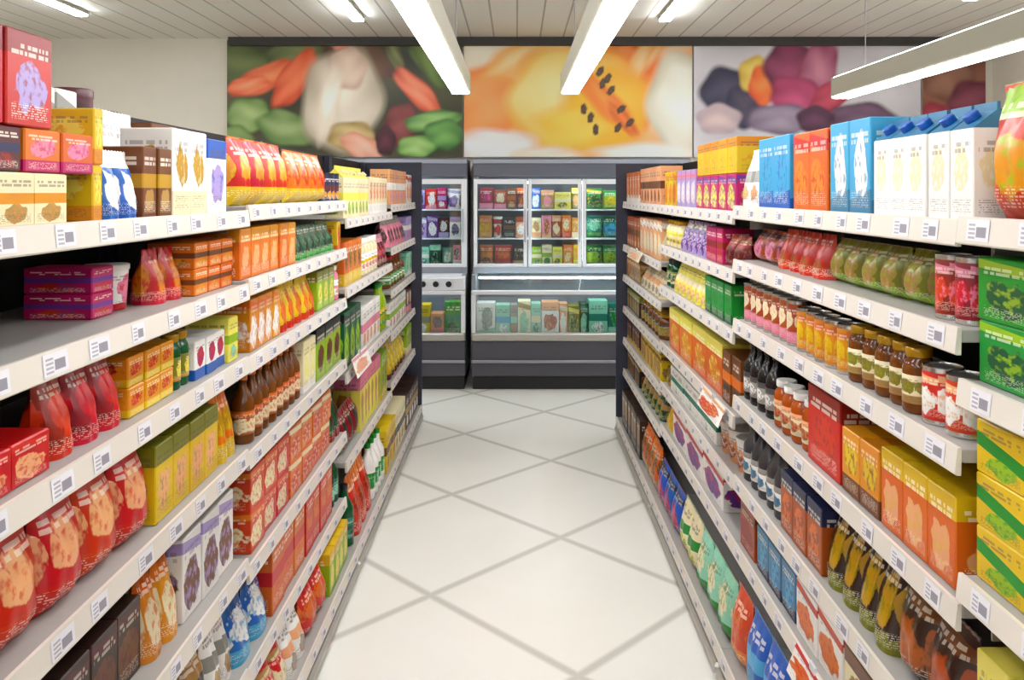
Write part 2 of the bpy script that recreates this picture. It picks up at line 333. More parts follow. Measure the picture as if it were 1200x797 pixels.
poster('poster', wx(544), wx(811), wz(184), wz(47), 'poster of a cut yellow melon among orange fruit', ('f0a868', 'f4c89c'), [
    B(575, 70, 70, 34, 0, 'ecc4a0', 'f4dcc8', .25), B(570, 120, 46, 44, 0, 'f07c30', 'f8a464'), B(605, 70, 40, 18, -25, 'f0a050', 'f6c890', .2),
    B(770, 70, 60, 36, -20, 'e06a18', 'f0944c'), B(728, 62, 30, 20, 60, 'c85c14', 'ec8838'), B(772, 66, 12, 40, 40, 'f4a058', 'f8c490', .3), B(798, 52, 24, 12, -10, 'f0a060', 'f8d0a8', .3), B(745, 78, 10, 40, 30, 'f0a050', 'f8c088', .3), B(760, 110, 14, 44, 15, 'd86010', 'f08830', .2),
    B(676, 118, 80, 66, 0, 'd88a1c', 'ecb048'), B(668, 116, 70, 58, 0, 'ecc46c', 'f4dca0', .12), B(712, 126, 50, 54, 20, 'f0a018', 'f8b838', .2), B(672, 150, 46, 26, 0, 'f0b030', 'f8c858', .3),
    B(708, 118, 46, 14, 45, 'd8681c', 'f09038', .25), B(730, 140, 24, 8, 50, 'c0541c', 'e87830', .3)]+
    [B(x, y, 3.6, 6.5, a, '3a2a1c', '5a4030') for x, y, a in ((703, 84, 30), (712, 92, 25), (716, 106, 35), (684, 128, 0), (692, 138, 10), (728, 128, 50), (738, 144, 40), (698, 152, 0), (724, 150, 30), (706, 98, 20))]+[
    B(800, 120, 42, 62, 0, 'c4bca0', 'ece4d4'), B(800, 124, 34, 52, 0, 'dcd6c4', 'f0ece2', .15), B(580, 174, 50, 22, 0, 'dcd4d0', 'f4efec', .2), B(640, 182, 40, 10, 0, 'e0c8b0', 'f0e0d0', .3), B(760, 180, 60, 12, 0, 'e8dcd0', 'f4ece4', .3)])
poster('poster', wx(813), wx(1079), wz(184), wz(47), 'poster of purple grapes and figs on a pale backdrop', ('c0bac0', 'd4cfd4'), [
    B(850, 108, 30, 30, 0, '28243c', '4c4860'), B(872, 125, 24, 26, 20, '2c2640', '50485c'), B(842, 140, 26, 18, 0, 'b09aa4', 'd8c0bc'), B(885, 88, 20, 22, 0, 'c8a030', 'e8d070'),
    B(895, 100, 18, 24, 0, 'd85020', 'f08840'), B(925, 80, 30, 34, 0, '5c1838', '9c4468'), B(958, 85, 22, 40, 15, '8c3454', 'c88098'), B(935, 115, 34, 24, 20, '8c1c48', 'c8507c'),
    B(975, 112, 30, 16, -35, 'a02040', 'c85064'), B(1000, 92, 20, 10, -30, 'c04434', 'd87858'), B(915, 140, 40, 18, 0, '6c5870', 'a898ac'), B(1010, 140, 40, 20, 0, '4c2c40', '80607c'), B(955, 140, 22, 16, 0, '3c1830', '683858')])
poster('poster', wx(1081), wx(1155), wz(184), wz(47), 'dark reddish brown poster at the far right of the wall', ('5c3428', '8c5844'), [
    B(1110, 90, 30, 30, 0, '6c4434', 'a0705c'), B(1140, 120, 30, 26, 0, '5a1c30', '8a4454'), B(1095, 140, 20, 20, 0, '8c1c30', 'b04458')])

# ------------------------------------------------------------------ shelving units
SH = dict(
    LA=(-1, .98, 2.31, [1.645, 1.44, 1.235, .975, .67, .36, .12], 1.925, 'near left unit'),
    LB=(-1, 2.31, 3.64, [1.66, 1.45, 1.23, .96, .64, .35, .12], 1.925, 'second left unit'),
    LC=(-1, 3.64, 4.97, [1.58, 1.27, .89, .50, .12], 1.92, 'third left unit'),
    LD=(-1, 4.97, 6.10, [1.62, 1.36, 1.10, .84, .54, .12], 1.92, 'far left unit'),
    R0=(1, -.05, 1.40, [1.655, 1.38, 1.05, .72, .42, .12], 1.9, 'near right unit'),
    R1=(1, 1.40, 2.85, [1.65, 1.465, 1.26, .995, .72, .49, .12], 1.9, 'second right unit'),
    R2=(1, 2.85, 4.30, [1.63, 1.425, 1.215, .92, .71, .49, .12], 1.9, 'third right unit'),
    R3=(1, 4.30, 5.78, [1.63, 1.33, 1.12, .90, .68, .46, .12], 1.9, 'far right unit'))
BASE_X, LIP_X, DEPTH = .70, .75, .47
def shelving(key):
    side, y0, y1, zs, top, nm = SH[key]
    t = empty('shelving_unit', (side*BASE_X, (y0+y1)/2, 0), -side*math.pi/2); tag(t, f'dark steel shelving unit with cream price rails, the {nm}', 'shelves', 'shelving units along the aisle')
    W = y1-y0; h = W/2-.001
    MB().box(-h, h, DEPTH-.012, DEPTH+.006, .1, top, .003).build('back_panel', M_PANEL, t)
    for s in (-1, 1): MB().box(min(s*h, s*(h-.03)), max(s*h, s*(h-.03)), DEPTH-.05, DEPTH-.0125, 0, top, .003).build('post', M_POST, t)
    MB().box(-h, h, .03, DEPTH-.055, 0, .074, .003).build('plinth', M_PLINTH, t)
    MB().box(-h, h, -.012, .028, .022, .062, .009).build('bumper_rail', M_ALU, t)
    for k, z in enumerate(zs):
        y = .0 if k == len(zs)-1 else LIP_X-BASE_X
        d = MB().box(-h, h, y+.008, DEPTH-.054, z-.022, z, .002)
        if y > 0:
            for s in (-1, 1):       # support arms under the deck
                d.box(min(s*h, s*(h-.004)), max(s*h, s*(h-.004)), y+.06, DEPTH-.054, z-.06, z-.022)
        d = d.build('shelf', M_DECK, t)
        r = MB().quad_grid([[(x, y+yy, z+zz) for yy, zz in ((.008, .004), (.001, .004), (-.004, -.040), (-.001, -.043), (.007, -.043), (.008, .004))] for x in (-h, h)])
        r.f += [(0, 1, 2, 3, 4), (10, 9, 8, 7, 6)]; r.m += [0, 0]
        r.build('price_rail', M_LIP, d)
        n = int(W/.135); rnd = random.Random(key+str(k))
        for i in range(n):
            x = -h+(i+.5)*W/n+rnd.uniform(-.02, .02); a = rnd.uniform(.026, .036)
            p = MB().quad_grid([[(xx, y+yy, z+zz) for yy, zz in ((-.0012, 0), (-.0046, -.035))] for xx in (x-a, x+a)])
            p.quad_grid([[(xx, y+yy, z+zz) for yy, zz in ((-.0006, 0), (-.0040, -.035))] for xx in (x-a, x+a)])
            p.f += [(0, 1, 5, 4), (2, 3, 7, 6), (0, 2, 6, 4), (1, 3, 7, 5)]; p.m += [0]*4
            p.build('price_tag', M_TAG, d)
    if key in ('LD', 'R3', 'LA', 'R0'):
        far = key in ('LD', 'R3'); s = (1 if far else -1)*(-side)
        MB().box(min(s*h, s*(h+.02)), max(s*h, s*(h+.02)), .0, DEPTH+.006, 0, top, .004).build('end_panel', M_POST, t)
    return t
for k in SH: shelving(k)

# ------------------------------------------------------------------ packages (front to -Y, standing on z=0, depth to +Y)
def p_box(n, w, d, h, m):
    b = MB().box(-w/2, w/2, 0, d, 0, h, .0025)
    return ('carton_box', [(None, b.mesh('carton_box', m), None)])
def pillow(w, d, h, seed, gusset=False):
    nu, nv = 13, 13; rnd = random.Random(seed); mb = MB(); ph = [rnd.uniform(0, 6.28) for _ in range(4)]
    for sgn in (-1, 1):
        rows = []
        for j in range(nv):
            t = j/(nv-1); row = []
            if gusset: prof = max(.025, math.sin(math.pi/2*min(1, (1-t)/.85))**1.1)
            else: prof = max(.03, math.sin(math.pi/2*min(1, t/.22))**.8*math.sin(math.pi/2*min(1, (1-t)/.55))**1.0)
            for i in range(nu):
                u = -1+2*i/(nu-1); th = d/2*prof*max(0, 1-abs(u)**3.2)**.62
                wr = 1-(.05*math.sin(math.pi*t) if not gusset else .0)
                cr = .004*math.sin(9*u+ph[0]+5*t)*math.sin(7*t+ph[1])*(1 if 0 < i < nu-1 and 0 < j < nv-1 else 0)
                zz = h*t + (.003*(i % 2) if j == nv-1 else 0)
                row.append((u*w/2*wr, d/2+sgn*(th+cr), zz))
            rows.append(row if sgn < 0 else row[::-1])
        mb.quad_grid(rows)
    return mb
def p_bag(n, w, d, h, m):
    d = min(d, .085)
    b = pillow(w, d, h*.965, n); s = MB(); nu = 15
    for sg in (-1, 1):
        r = [[(-w/2+w*i/(nu-1), d/2+sg*.0016, zz-(.003*(i % 2) if k else 0)) for i in range(nu)] for k, zz in enumerate((h*.945, h))]
        s.quad_grid([q if sg < 0 else q[::-1] for q in r])
    return ('snack_bag', [(None, b.mesh('snack_bag', m, True), None), ('top_seal', s.mesh('top_seal', m), None)])
def p_pouch(n, w, d, h, m): return ('stand_up_pouch', [(None, pillow(w, d, h, n, True).mesh('stand_up_pouch', m, True), None)])
def p_can(n, w, d, h, m):
    r = w/2; cy = r
    b = MB().lathe([(r*.94, 0), (r*.97, .002), (r*.97, .005), (r*.955, .007), (r*.955, h-.007), (r*.97, h-.005), (r*.97, h-.001), (r*.93, h), (r*.91, h-.003)], 0, cy)
    l = MB().lathe([(r*.957, .010), (r*.962, .0105), (r*.962, h-.0105), (r*.957, h-.010)], 0, cy)
    return ('food_can', [(None, b.mesh('food_can', M_STEEL, True), None), ('paper_label', l.mesh('paper_label', m, True), None)])
def p_jar(n, w, d, h, m, fill='brown', lid='gold'):
    r = w/2*.97; cy = r
    b = MB().lathe([(r*.85, 0), (r*.97, .004), (r, .012), (r, h*.68), (r*.93, h*.76), (r*.74, h*.83), (r*.74, h*.86)], 0, cy)
    c = MB().lathe([(r*.80, h*.86), (r*.82, h*.87), (r*.82, h*.985), (r*.78, h)], 0, cy)
    l = MB().lathe([(r*1.002, h*.16), (r*1.012, h*.165), (r*1.012, h*.585), (r*1.002, h*.59)], 0, cy)
    return ('glass_jar', [(None, b.mesh('glass_jar', mat('jar_'+fill, fill, .12), True), None), ('lid', c.mesh('lid', mat('lid_'+lid, lid, .3, .3), True), None), ('paper_label', l.mesh('paper_label', m, True), None)])
def p_bottle(n, w, d, h, m, fill='brown', lid='red'):
    r = w/2*.97; cy = r
    b = MB().lathe([(r*.88, 0), (r*.98, .004), (r, .012), (r, h*.55), (r*.95, h*.62), (r*.6, h*.74), (r*.36, h*.82), (r*.34, h*.92)], 0, cy)
    c = MB().lathe([(r*.38, h*.92), (r*.40, h*.925), (r*.40, h*.99), (r*.37, h)], 0, cy)
    l = MB().lathe([(r*1.0, h*.14), (r*1.012, h*.145), (r*1.012, h*.48), (r*1.0, h*.485)], 0, cy)
    return ('bottle', [(None, b.mesh('bottle', mat('bottle_'+fill, fill, .15), True), None), ('cap', c.mesh('cap', mat('cap_'+lid, lid, .35), True), None), ('paper_label', l.mesh('paper_label', m, True), None)])
def p_tub(n, w, d, h, m, lid='white'):
    r = w/2*.96; cy = r
    b = MB().lathe([(r*.80, 0), (r*.84, .003), (r*.95, h*.88)], 0, cy); c = MB().lathe([(r*.98, h*.88), (r, h*.89), (r, h*.985), (r*.96, h)], 0, cy)
    return ('plastic_tub', [(None, b.mesh('plastic_tub', m, True), None), ('lid', c.mesh('lid', mat('lid_'+lid, lid, .35), True), None)])
def p_tube(n, w, d, h, m, lid='white'):
    r = w/2*.96; cy = r
    b = MB().lathe([(r*.97, 0), (r*.98, .004), (r*.97, .006), (r*.97, h*.93)], 0, cy); c = MB().lathe([(r, h*.93), (r*1.0, h*.985), (r*.95, h)], 0, cy)
    return ('canister', [(None, b.mesh('canister', m, True), None), ('lid', c.mesh('lid', mat('lid_'+lid, lid, .35), True), None)])
def p_milk(n, w, d, h, m, lid='blue', ridge='cyan'):
    hb = h*.78; x = w/2; b = MB().box(-x, x, 0, d, 0, hb, .002)
    g = MB(); g.v += [(-x+.001, .001, hb), (x-.001, .001, hb), (x-.001, d-.001, hb), (-x+.001, d-.001, hb), (-x+.002, d/2-.003, h*.93), (x-.002, d/2-.003, h*.93), (x-.002, d/2+.003, h*.93), (-x+.002, d/2+.003, h*.93),
                      (-x+.002, d/2-.003, h), (x-.002, d/2-.003, h), (x-.002, d/2+.003, h), (-x+.002, d/2+.003, h)]
    g.f += [(0, 1, 5, 4), (2, 3, 7, 6), (1, 2, 6, 5), (3, 0, 4, 7), (4, 5, 9, 8), (6, 7, 11, 10), (5, 6, 10, 9), (7, 4, 8, 11), (8, 9, 10, 11), (3, 2, 1, 0)]; g.m += [0]*10
    # screw cap on the front slope
    k = MB().lathe([(.013, 0), (.014, .002), (.014, .014), (.012, .016)], 0, 0, 12)
    sl = math.atan2(h*.15, d/2); ca, sa = math.cos(sl), math.sin(sl)
    k.v = [(vx, d*.25+vy*ca-vz*sa, hb+h*.072+vy*sa+vz*ca) for vx, vy, vz in k.v]
    return ('drink_carton', [(None, b.mesh('drink_carton', m), None), ('gable_top', g.mesh('gable_top', mat('ridge_'+ridge, ridge, .4)), None), ('screw_cap', k.mesh('screw_cap', mat('cap_'+lid, lid, .35), True), None)])
KIND = dict(box=p_box, bag=p_bag, pouch=p_pouch, can=p_can, jar=p_jar, bottle=p_bottle, tub=p_tub, tube=p_tube, milk=p_milk)
CAT = dict(box='box', bag='bag', pouch='pouch', can='can', jar='jar', bottle='bottle', tub='tub', tube='canister', milk='carton')
ORD = 'first second third fourth fifth sixth seventh eighth ninth tenth eleventh twelfth thirteenth fourteenth fifteenth sixteenth seventeenth eighteenth nineteenth twentieth'.split()
SEEN = set(); count = [0]; OCC = {}
def spawn(proto, loc, rz, label, cat, group):
    """proto: (name, [(part name, mesh, _)...]); first entry is the thing itself"""
    name, parts = proto
    o = bpy.data.objects.new(name, parts[0][1]); C.objects.link(o); o.location = loc; o.rotation_euler = (0, 0, rz)
    if label in SEEN: print('DUPLICATE LABEL', label)
    SEEN.add(label); tag(o, label, cat, group)
    for pn, me, _ in parts[1:]:
        p = bpy.data.objects.new(pn, me); C.objects.link(p); p.parent = o
    count[0] += 1
    return o
def shelf_word(i, n): return 'bottom' if i == n-1 else ('top', 'second', 'third', 'fourth', 'fifth', 'sixth')[i]
def run(unit, shelf, x0, x1, kind, desc, cols, h, wd, d=None, tiers=1, set=.016, zoff=0, style=None, gap=.003, **kw):
    side, y0, y1, zs, top, nm = SH[unit]; si = shelf-1; z = zs[si]+.0006+zoff
    lip = (BASE_X if shelf == len(zs) else LIP_X)+.008+set
    ya, yb = sorted(F*lip/max(1, (x-VX)*side) for x in (x0, x1))
    ya, yb = max(ya, y0+.004), min(yb, y1-.004)
    if shelf > 1:
        room = zs[si-1]-.062-z
        if h*tiers > room: print('TOO TALL', unit, shelf, desc, h*tiers, 'room', round(room, 3)); h = room/tiers-.001
    dg = d or (wd*1.1 if kind in ('can', 'jar', 'bottle', 'tub', 'tube') else min(.3, max(.08, wd*1.2)))
    for a, b, l0, l1, z0_, z1_ in OCC.setdefault((unit, shelf), []):
        if l0 < lip+dg+.016 and l1 > lip-.004 and z0_ < zoff+h*tiers-.0005 and z1_ > zoff+.0005 and a < yb and b > ya:
            if (a+b) > (ya+yb): yb = a
            else: ya = b
    L = yb-ya
    if L < .02: print('NO ROOM', unit, shelf, desc, L); return
    round_ = kind in ('can', 'jar', 'bottle', 'tub', 'tube')
    n = max(1, round(L/wd)); ww = L/n-gap
    if round_: ww = min(ww, wd*1.1)
    d = d or (ww if round_ else min(.3, max(.08, ww*.9)))
    d = min(d, BASE_X+DEPTH-.06-lip)
    OCC[(unit, shelf)].append((ya, yb, lip, lip+d+.007, zoff, zoff+h*tiers))
    proto = KIND[kind](count[0], ww, d, h, pack(cols, style, .3 if kind in ('bag', 'pouch') else .42), **kw)
    sw = shelf_word(si, len(zs))
    for t in range(tiers):
        for i in range(n):
            y = ya+(i+.5)*L/n; jit = random.uniform(0, .006) if d+.01 < BASE_X+DEPTH-.06-lip else 0
            pre = '' if tiers == 1 else (('lower ', 'upper ') if tiers == 2 else ('lowest ', 'middle ', 'topmost ', 'uppermost '))[t]
            lab = f'{pre}{desc}, {sw} shelf of {nm}' if n == 1 else f'{"nearest" if i == 0 else ORD[i]+"-nearest"} {pre}{desc}, {sw} shelf of {nm}'
            spawn(proto, (side*(lip+jit), y, z+t*(h+.0006)), -side*math.pi/2, lab, CAT[kind], f'{desc} row on the {sw} shelf of the {nm}')

# ---- left, nearest unit
run('LA', 1, -60, 82, 'box', 'cream biscuit box', ('cream', 'amber', 'tan'), .085, .11, .14)
run('LA', 1, -60, 28, 'box', 'dark maroon sweet box', ('maroon', 'navy', 'deepred'), .07, .11, .14, zoff=.0865)
run('LA', 1, 30, 110, 'box', 'pink and orange sweet box', ('orange', 'magenta', 'pink'), .07, .11, .14, zoff=.0865, style=1)
run('LA', 1, -60, 62, 'box', 'tall red box with pale blue picture', ('red', 'deepred', 'lavender'), .15, .11, .14, zoff=.158, style=0)
run('LA', 1, 83, 122, 'box', 'yellow box', ('yellow', 'amber', 'lemon'), .104, .12, .12, tiers=2)
run('LA', 1, 124, 168, 'pouch', 'blue and white pouch', ('blue', 'white', 'white'), .135, .075, .07, style=0)
run('LA', 1, 170, 202, 'box', 'brown and gold box', ('brown', 'gold', 'tan'), .15, .09, .12)
run('LA', 1, 203, 244, 'box', 'white carton with gold picture', ('white', 'cream', 'gold'), .20, .085, .12, style=1)
run('LA', 1, 246, 268, 'box', 'white carton with blue top', ('white', 'blue', 'lavender'), .19, .1, .12, style=0)
run('LA', 1, 40, 92, 'box', 'pale grey carton at the back', ('white', 'grey', 'lavender'), .27, .10, .09, set=.19)
run('LA', 1, 96, 124, 'tube', 'dark maroon canister at the back', ('maroon', 'dkbrown', 'brown'), .285, .085, set=.19, lid='maroon')
run('LA', 1, 126, 176, 'pouch', 'white pouch at the back', ('white', 'grey', 'tan'), .25, .13, .09, set=.19)
run('LA', 1, 178, 216, 'box', 'brown box at the back', ('brown', 'tan', 'gold'), .235, .11, .09, set=.19)
run('LA', 2, 108, 134, 'box', 'magenta and purple low box', ('magenta', 'purple', 'tomato'), .052, .1, .14, set=.10, tiers=2, style=2)
run('LA', 2, 136, 165, 'tub', 'white tub', ('white', 'red', 'pink'), .10, .09, set=.10, lid='white')
run('LA', 2, 166, 218, 'pouch', 'orange and red pouch', ('tomato', 'red', 'amber'), .125, .085, .07, set=.06)
run('LA', 2, 220, 292, 'box', 'orange brown box', ('orange', 'brown', 'amber'), .066, .085, .12, tiers=2, set=.035)
run('LA', 3, -40, 62, 'box', 'flat red box', ('red', 'tomato', 'peach'), .07, .14, .25, set=.02)
run('LA', 3, 64, 150, 'pouch', 'deep red pouch', ('deepred', 'red', 'tomato'), .14, .08, .08, set=.03)
run('LA', 3, 152, 206, 'box', 'yellow and orange box', ('amber', 'yellow', 'red'), .062, .085, .12, tiers=2, set=.03, style=1)
run('LA', 3, 207, 228, 'jar', 'dark green jar', ('olive', 'gold', 'lemon'), .13, .07, set=.03, fill='dkgreen', lid='gold')
run('LA', 3, 230, 266, 'box', 'white and blue box', ('white', 'blue', 'red'), .095, .07, .12, set=.025, style=1)
run('LA', 3, 268, 294, 'box', 'pale green and yellow box', ('lemon', 'lime', 'mint'), .12, .06, .12, set=.02)
run('LA', 4, -70, 182, 'bag', 'large red snack bag', ('red', 'tomato', 'peach'), .196, .125, .10, set=.02, style=1)
run('LA', 4, 184, 258, 'box', 'yellow box with green top and peach picture', ('yellow', 'olive', 'peach'), .17, .1, .12, set=.02, style=0)
run('LA', 4, 260, 294, 'pouch', 'orange and gold pouch', ('orange', 'yellow', 'gold'), .18, .07, .07, set=.02)
run('LA', 5, 30, 168, 'box', 'dark brown box', ('dkbrown', 'maroon', 'brown'), .16, .1, .16, set=.05)
run('LA', 5, 170, 214, 'pouch', 'yellow and orange pouch', ('amber', 'orange', 'cream'), .19, .09, .08, set=.03)
run('LA', 5, 216, 292, 'box', 'lavender white box with brown picture', ('white', 'lavender', 'brown'), .20, .13, .14, set=.03, style=3)
run('LA', 6, 90, 196, 'box', 'dark red and brown box', ('maroon', 'red', 'dkbrown'), .15, .1, .16, set=.04)
run('LA', 6, 198, 248, 'bag', 'tan and black bag', ('tan', 'black', 'white'), .2, .13, .09, set=.03)
run('LA', 6, 250, 292, 'pouch', 'white and grey pouch', ('white', 'grey', 'tan'), .19, .09, .08, set=.03)
run('LA', 7, 200, 292, 'box', 'brown bulk box', ('brown', 'tan', 'dkbrown'), .15, .14, .2)
# ---- left, second unit
run('LB', 1, 262, 342, 'bag', 'large red and yellow snack bag', ('red', 'yellow', 'amber'), .20, .14, .1, style=1)
run('LB', 1, 344, 385, 'bag', 'orange and yellow snack bag', ('orange', 'yellow', 'tomato'), .19, .13, .1, style=1)
run('LB', 1, 387, 409, 'tube', 'dark purple canister', ('navy', 'maroon', 'amber'), .12, .08, lid='black')
run('LB', 2, 280, 347, 'box', 'orange box with peach picture', ('orange', 'amber', 'peach'), .145, .1, .14, style=0)
run('LB', 2, 349, 392, 'pouch', 'dark green pouch', ('dkgreen', 'green', 'black'), .12, .1, .08, set=.03)
run('LB', 2, 393, 409, 'box', 'yellow and red box', ('yellow', 'orange', 'red'), .12, .08, .1)
run('LB', 3, 294, 330, 'box', 'amber box with white picture', ('amber', 'orange', 'white'), .155, .08, .12, style=3)
run('LB', 3, 331, 372, 'pouch', 'yellow and tomato red pouch', ('yellow', 'tomato', 'orange'), .15, .1, .08)
run('LB', 3, 373, 393, 'box', 'lime green box', ('lime', 'olive', 'lemon'), .155, .1, .1)
run('LB', 3, 394, 409, 'jar', 'white labelled pink jar', ('white', 'pink', 'peach'), .15, .08, fill='pink', lid='white')
run('LB', 4, 294, 355, 'bottle', 'amber sauce bottle', ('terra', 'orange', 'cream'), .20, .075, fill='brown', lid='orange')
run('LB', 4, 356, 370, 'box', 'pale cream box', ('cream', 'white', 'lemon'), .19, .1, .1)
run('LB', 4, 371, 409, 'box', 'lime box with black top', ('lime', 'black', 'brown'), .2, .13, .14, style=0)
run('LB', 5, 294, 340, 'box', 'orange red box', ('tomato', 'orange', 'cream'), .12, .13, .16, tiers=2, style=3)
run('LB', 5, 341, 388, 'box', 'bright orange box with cream stripe', ('orange', 'cream', 'tomato'), .12, .15, .16, tiers=2, style=3)
run('LB', 5, 389, 409, 'pouch', 'dark green and red pouch', ('dkgreen', 'deepred', 'black'), .2, .1, .1)
run('LB', 6, 280, 318, 'pouch', 'blue and pale blue pouch', ('blue', 'cyan', 'white'), .16, .12, .1)
run('LB', 6, 319, 358, 'box', 'tall orange box', ('orange', 'tomato', 'orange'), .225, .12, .14)
run('LB', 6, 359, 390, 'box', 'tall red orange box', ('tomato', 'red', 'orange'), .22, .12, .14)
run('LB', 6, 391, 409, 'bottle', 'dark teal bottle', ('teal', 'dkgreen', 'mint'), .21, .08, fill='dkgreen', lid='teal')
run('LB', 7, 294, 340, 'bag', 'red and tan bag', ('tomato', 'tan', 'cream'), .16, .12, .1)
run('LB', 7, 341, 362, 'pouch', 'white pouch', ('white', 'peach', 'grey'), .16, .12, .1)
run('LB', 7, 363, 386, 'bag', 'red orange bag', ('tomato', 'red', 'orange'), .165, .14, .1)
run('LB', 7, 387, 409, 'box', 'lime yellow box', ('lime', 'yellow', 'lemon'), .165, .1, .12)
# ---- left, third unit
run('LC', 1, 404, 432, 'milk', 'pale yellow carton', ('cream', 'lemon', 'lime'), .24, .085, .085, lid='cream', ridge='lemon')
run('LC', 1, 433, 462, 'box', 'cream box with orange picture', ('cream', 'white', 'orange'), .2, .1, .12)
run('LC', 2, 404, 425, 'box', 'orange and yellow box', ('orange', 'yellow', 'brown'), .2, .1, .12)
run('LC', 2, 426, 444, 'jar', 'white and yellow jar', ('white', 'yellow', 'pink'), .19, .09, fill='cream', lid='white')
run('LC', 2, 445, 462, 'pouch', 'maroon and pink pouch', ('maroon', 'pink', 'deepred'), .18, .1, .08)
run('LC', 3, 404, 424, 'box', 'dark green box', ('dkgreen', 'black', 'lime'), .26, .12, .14)
run('LC', 3, 425, 446, 'box', 'white and pink box', ('white', 'pink', 'peach'), .22, .1, .12)
run('LC', 3, 447, 462, 'bottle', 'green and yellow bottle', ('green', 'yellow', 'lime'), .27, .085, fill='lime', lid='green')
run('LC', 4, 404, 422, 'bag', 'deep red and green bag', ('deepred', 'dkgreen', 'black'), .2, .12, .1)
run('LC', 4, 423, 446, 'box', 'yellow and pink box', ('lemon', 'pink', 'gold'), .28, .1, .14)
run('LC', 4, 447, 462, 'box', 'lime box', ('lime', 'yellow', 'olive'), .26, .12, .14)
run('LC', 5, 396, 418, 'bottle', 'dark teal bottle', ('teal', 'dkgreen', 'black'), .27, .09, fill='dkgreen', lid='black')
run('LC', 5, 419, 438, 'pouch', 'red orange pouch', ('tomato', 'orange', 'deepred'), .27, .13, .12)
run('LC', 5, 439, 452, 'bottle', 'white bottle with green label', ('green', 'white', 'mint'), .28, .09, fill='white', lid='green')
run('LC', 5, 453, 466, 'box', 'yellow and brown box', ('yellow', 'brown', 'gold'), .24, .14, .14)
# ---- left, farthest unit
for k, (desc, kind, cols) in enumerate([('peach and white box', 'box', ('peach', 'white', 'pink')), ('pink and grey pouch', 'pouch', ('pink', 'grey', 'maroon')), ('green and white bottle', 'bottle', ('green', 'white', 'lime')),
        ('white and lime box', 'box', ('white', 'lime', 'pink')), ('yellow and dark red pouch', 'pouch', ('yellow', 'maroon', 'lemon')), ('cream and black box', 'box', ('cream', 'black', 'tan'))]):
    zs = SH['LD'][3]; h = .22 if k == 0 else min(.24, (zs[k-1]-.07-zs[k])*.93)
    run('LD', k+1, 457, 476, kind, desc, cols, h, .12, .12)
    d2, c2 = [('white and red box', ('white', 'tomato', 'peach')), ('lavender box', ('lavender', 'white', 'magenta')), ('pale mint box', ('mint', 'white', 'green')), ('maroon box', ('maroon', 'pink', 'cream')), ('lime and cream box', ('lime', 'cream', 'olive')), ('dark brown box', ('dkbrown', 'tan', 'white'))][k]
    run('LD', k+1, 477, 492, 'box', d2, c2, h*.92, .13, .14)

# ---- right, nearest unit
run('R0', 1, 1146, 1205, 'bag', 'orange snack bag with lime top', ('tomato', 'lime', 'amber'), .225, .15, .11, style=0)
run('R0', 1, 1206, 1500, 'bag', 'orange and yellow snack bag', ('orange', 'yellow', 'tomato'), .22, .15, .11)
run('R0', 2, 1134, 1500, 'box', 'green box with lime stripes', ('green', 'lime', 'dkgreen'), .105, .16, .2, tiers=2, style=3, set=.02)
run('R0', 3, 1134, 1500, 'box', 'yellow and green box', ('yellow', 'green', 'lime'), .089, .15, .2, tiers=3, style=5, set=.02)
run('R0', 4, 1112, 1500, 'box', 'yellow box with olive picture', ('yellow', 'lemon', 'olive'), .21, .09, .16, set=.02)
run('R0', 5, 1100, 1400, 'box', 'brown and orange carton', ('brown', 'orange', 'tan'), .2, .16, .2)
# ---- right, second unit
run('R1', 1, 1022, 1150, 'milk', 'white milk carton with blue ridge', ('white', 'white', 'cream'), .205, .085, .09, style=1, ridge='steel')
run('R1', 1, 972, 1019, 'box', 'large light blue carton', ('cyan', 'steel', 'white'), .215, .11, .14, style=4)
run('R1', 1, 928, 969, 'box', 'orange red carton', ('orange', 'tomato', 'amber'), .21, .11, .14, style=3)
run('R1', 1, 888, 925, 'box', 'sky blue carton', ('cyan', 'blue', 'cyan'), .215, .13, .14, style=4)
run('R1', 1, 868, 886, 'pouch', 'white and grey pouch', ('white', 'grey', 'peach'), .19, .1, .09)
run('R1', 2, 858, 906, 'bag', 'brown red bag', ('terra', 'maroon', 'pink'), .11, .12, .1, set=.05)
run('R1', 2, 907, 962, 'pouch', 'tomato red pouch', ('tomato', 'red', 'terra'), .118, .1, .08, set=.05)
run('R1', 2, 964, 1075, 'bag', 'olive and lime bag', ('olive', 'lime', 'tan'), .115, .095, .08, set=.06)
run('R1', 2, 1086, 1132, 'can', 'red and pink can', ('deepred', 'pink', 'tomato'), .12, .07, set=.02)
run('R1', 3, 858, 926, 'can', 'pinkish brown can', ('terra', 'pink', 'cream'), .13, .07)
run('R1', 3, 928, 986, 'can', 'yellow and orange can', ('amber', 'orange', 'yellow'), .12, .07)
run('R1', 3, 988, 1068, 'jar', 'tan jar with cream label', ('cream', 'tan', 'olive'), .13, .072, fill='brown', lid='gold')
run('R1', 3, 1070, 1120, 'can', 'tomato and peach can', ('tomato', 'peach', 'white'), .11, .07)
run('R1', 4, 860, 900, 'bottle', 'black bottle with grey label', ('grey', 'dkgrey', 'white'), .195, .075, fill='black', lid='black')
run('R1', 4, 902, 944, 'jar', 'cream and terracotta jar', ('cream', 'peach', 'terra'), .14, .08, fill='terra', lid='white')
run('R1', 4, 946, 984, 'box', 'tall red box', ('red', 'deepred', 'tomato'), .20, .15, .1, style=0)
run('R1', 4, 986, 1030, 'box', 'yellow and brown box', ('amber', 'brown', 'yellow'), .15, .1, .14, style=1)
run('R1', 4, 1031, 1120, 'box', 'orange box with yellow top', ('orange', 'yellow', 'peach'), .165, .12, .16, style=0)
run('R1', 5, 860, 912, 'bottle', 'grey and white bottle', ('white', 'grey', 'steel'), .20, .08, fill='dkgrey', lid='white')
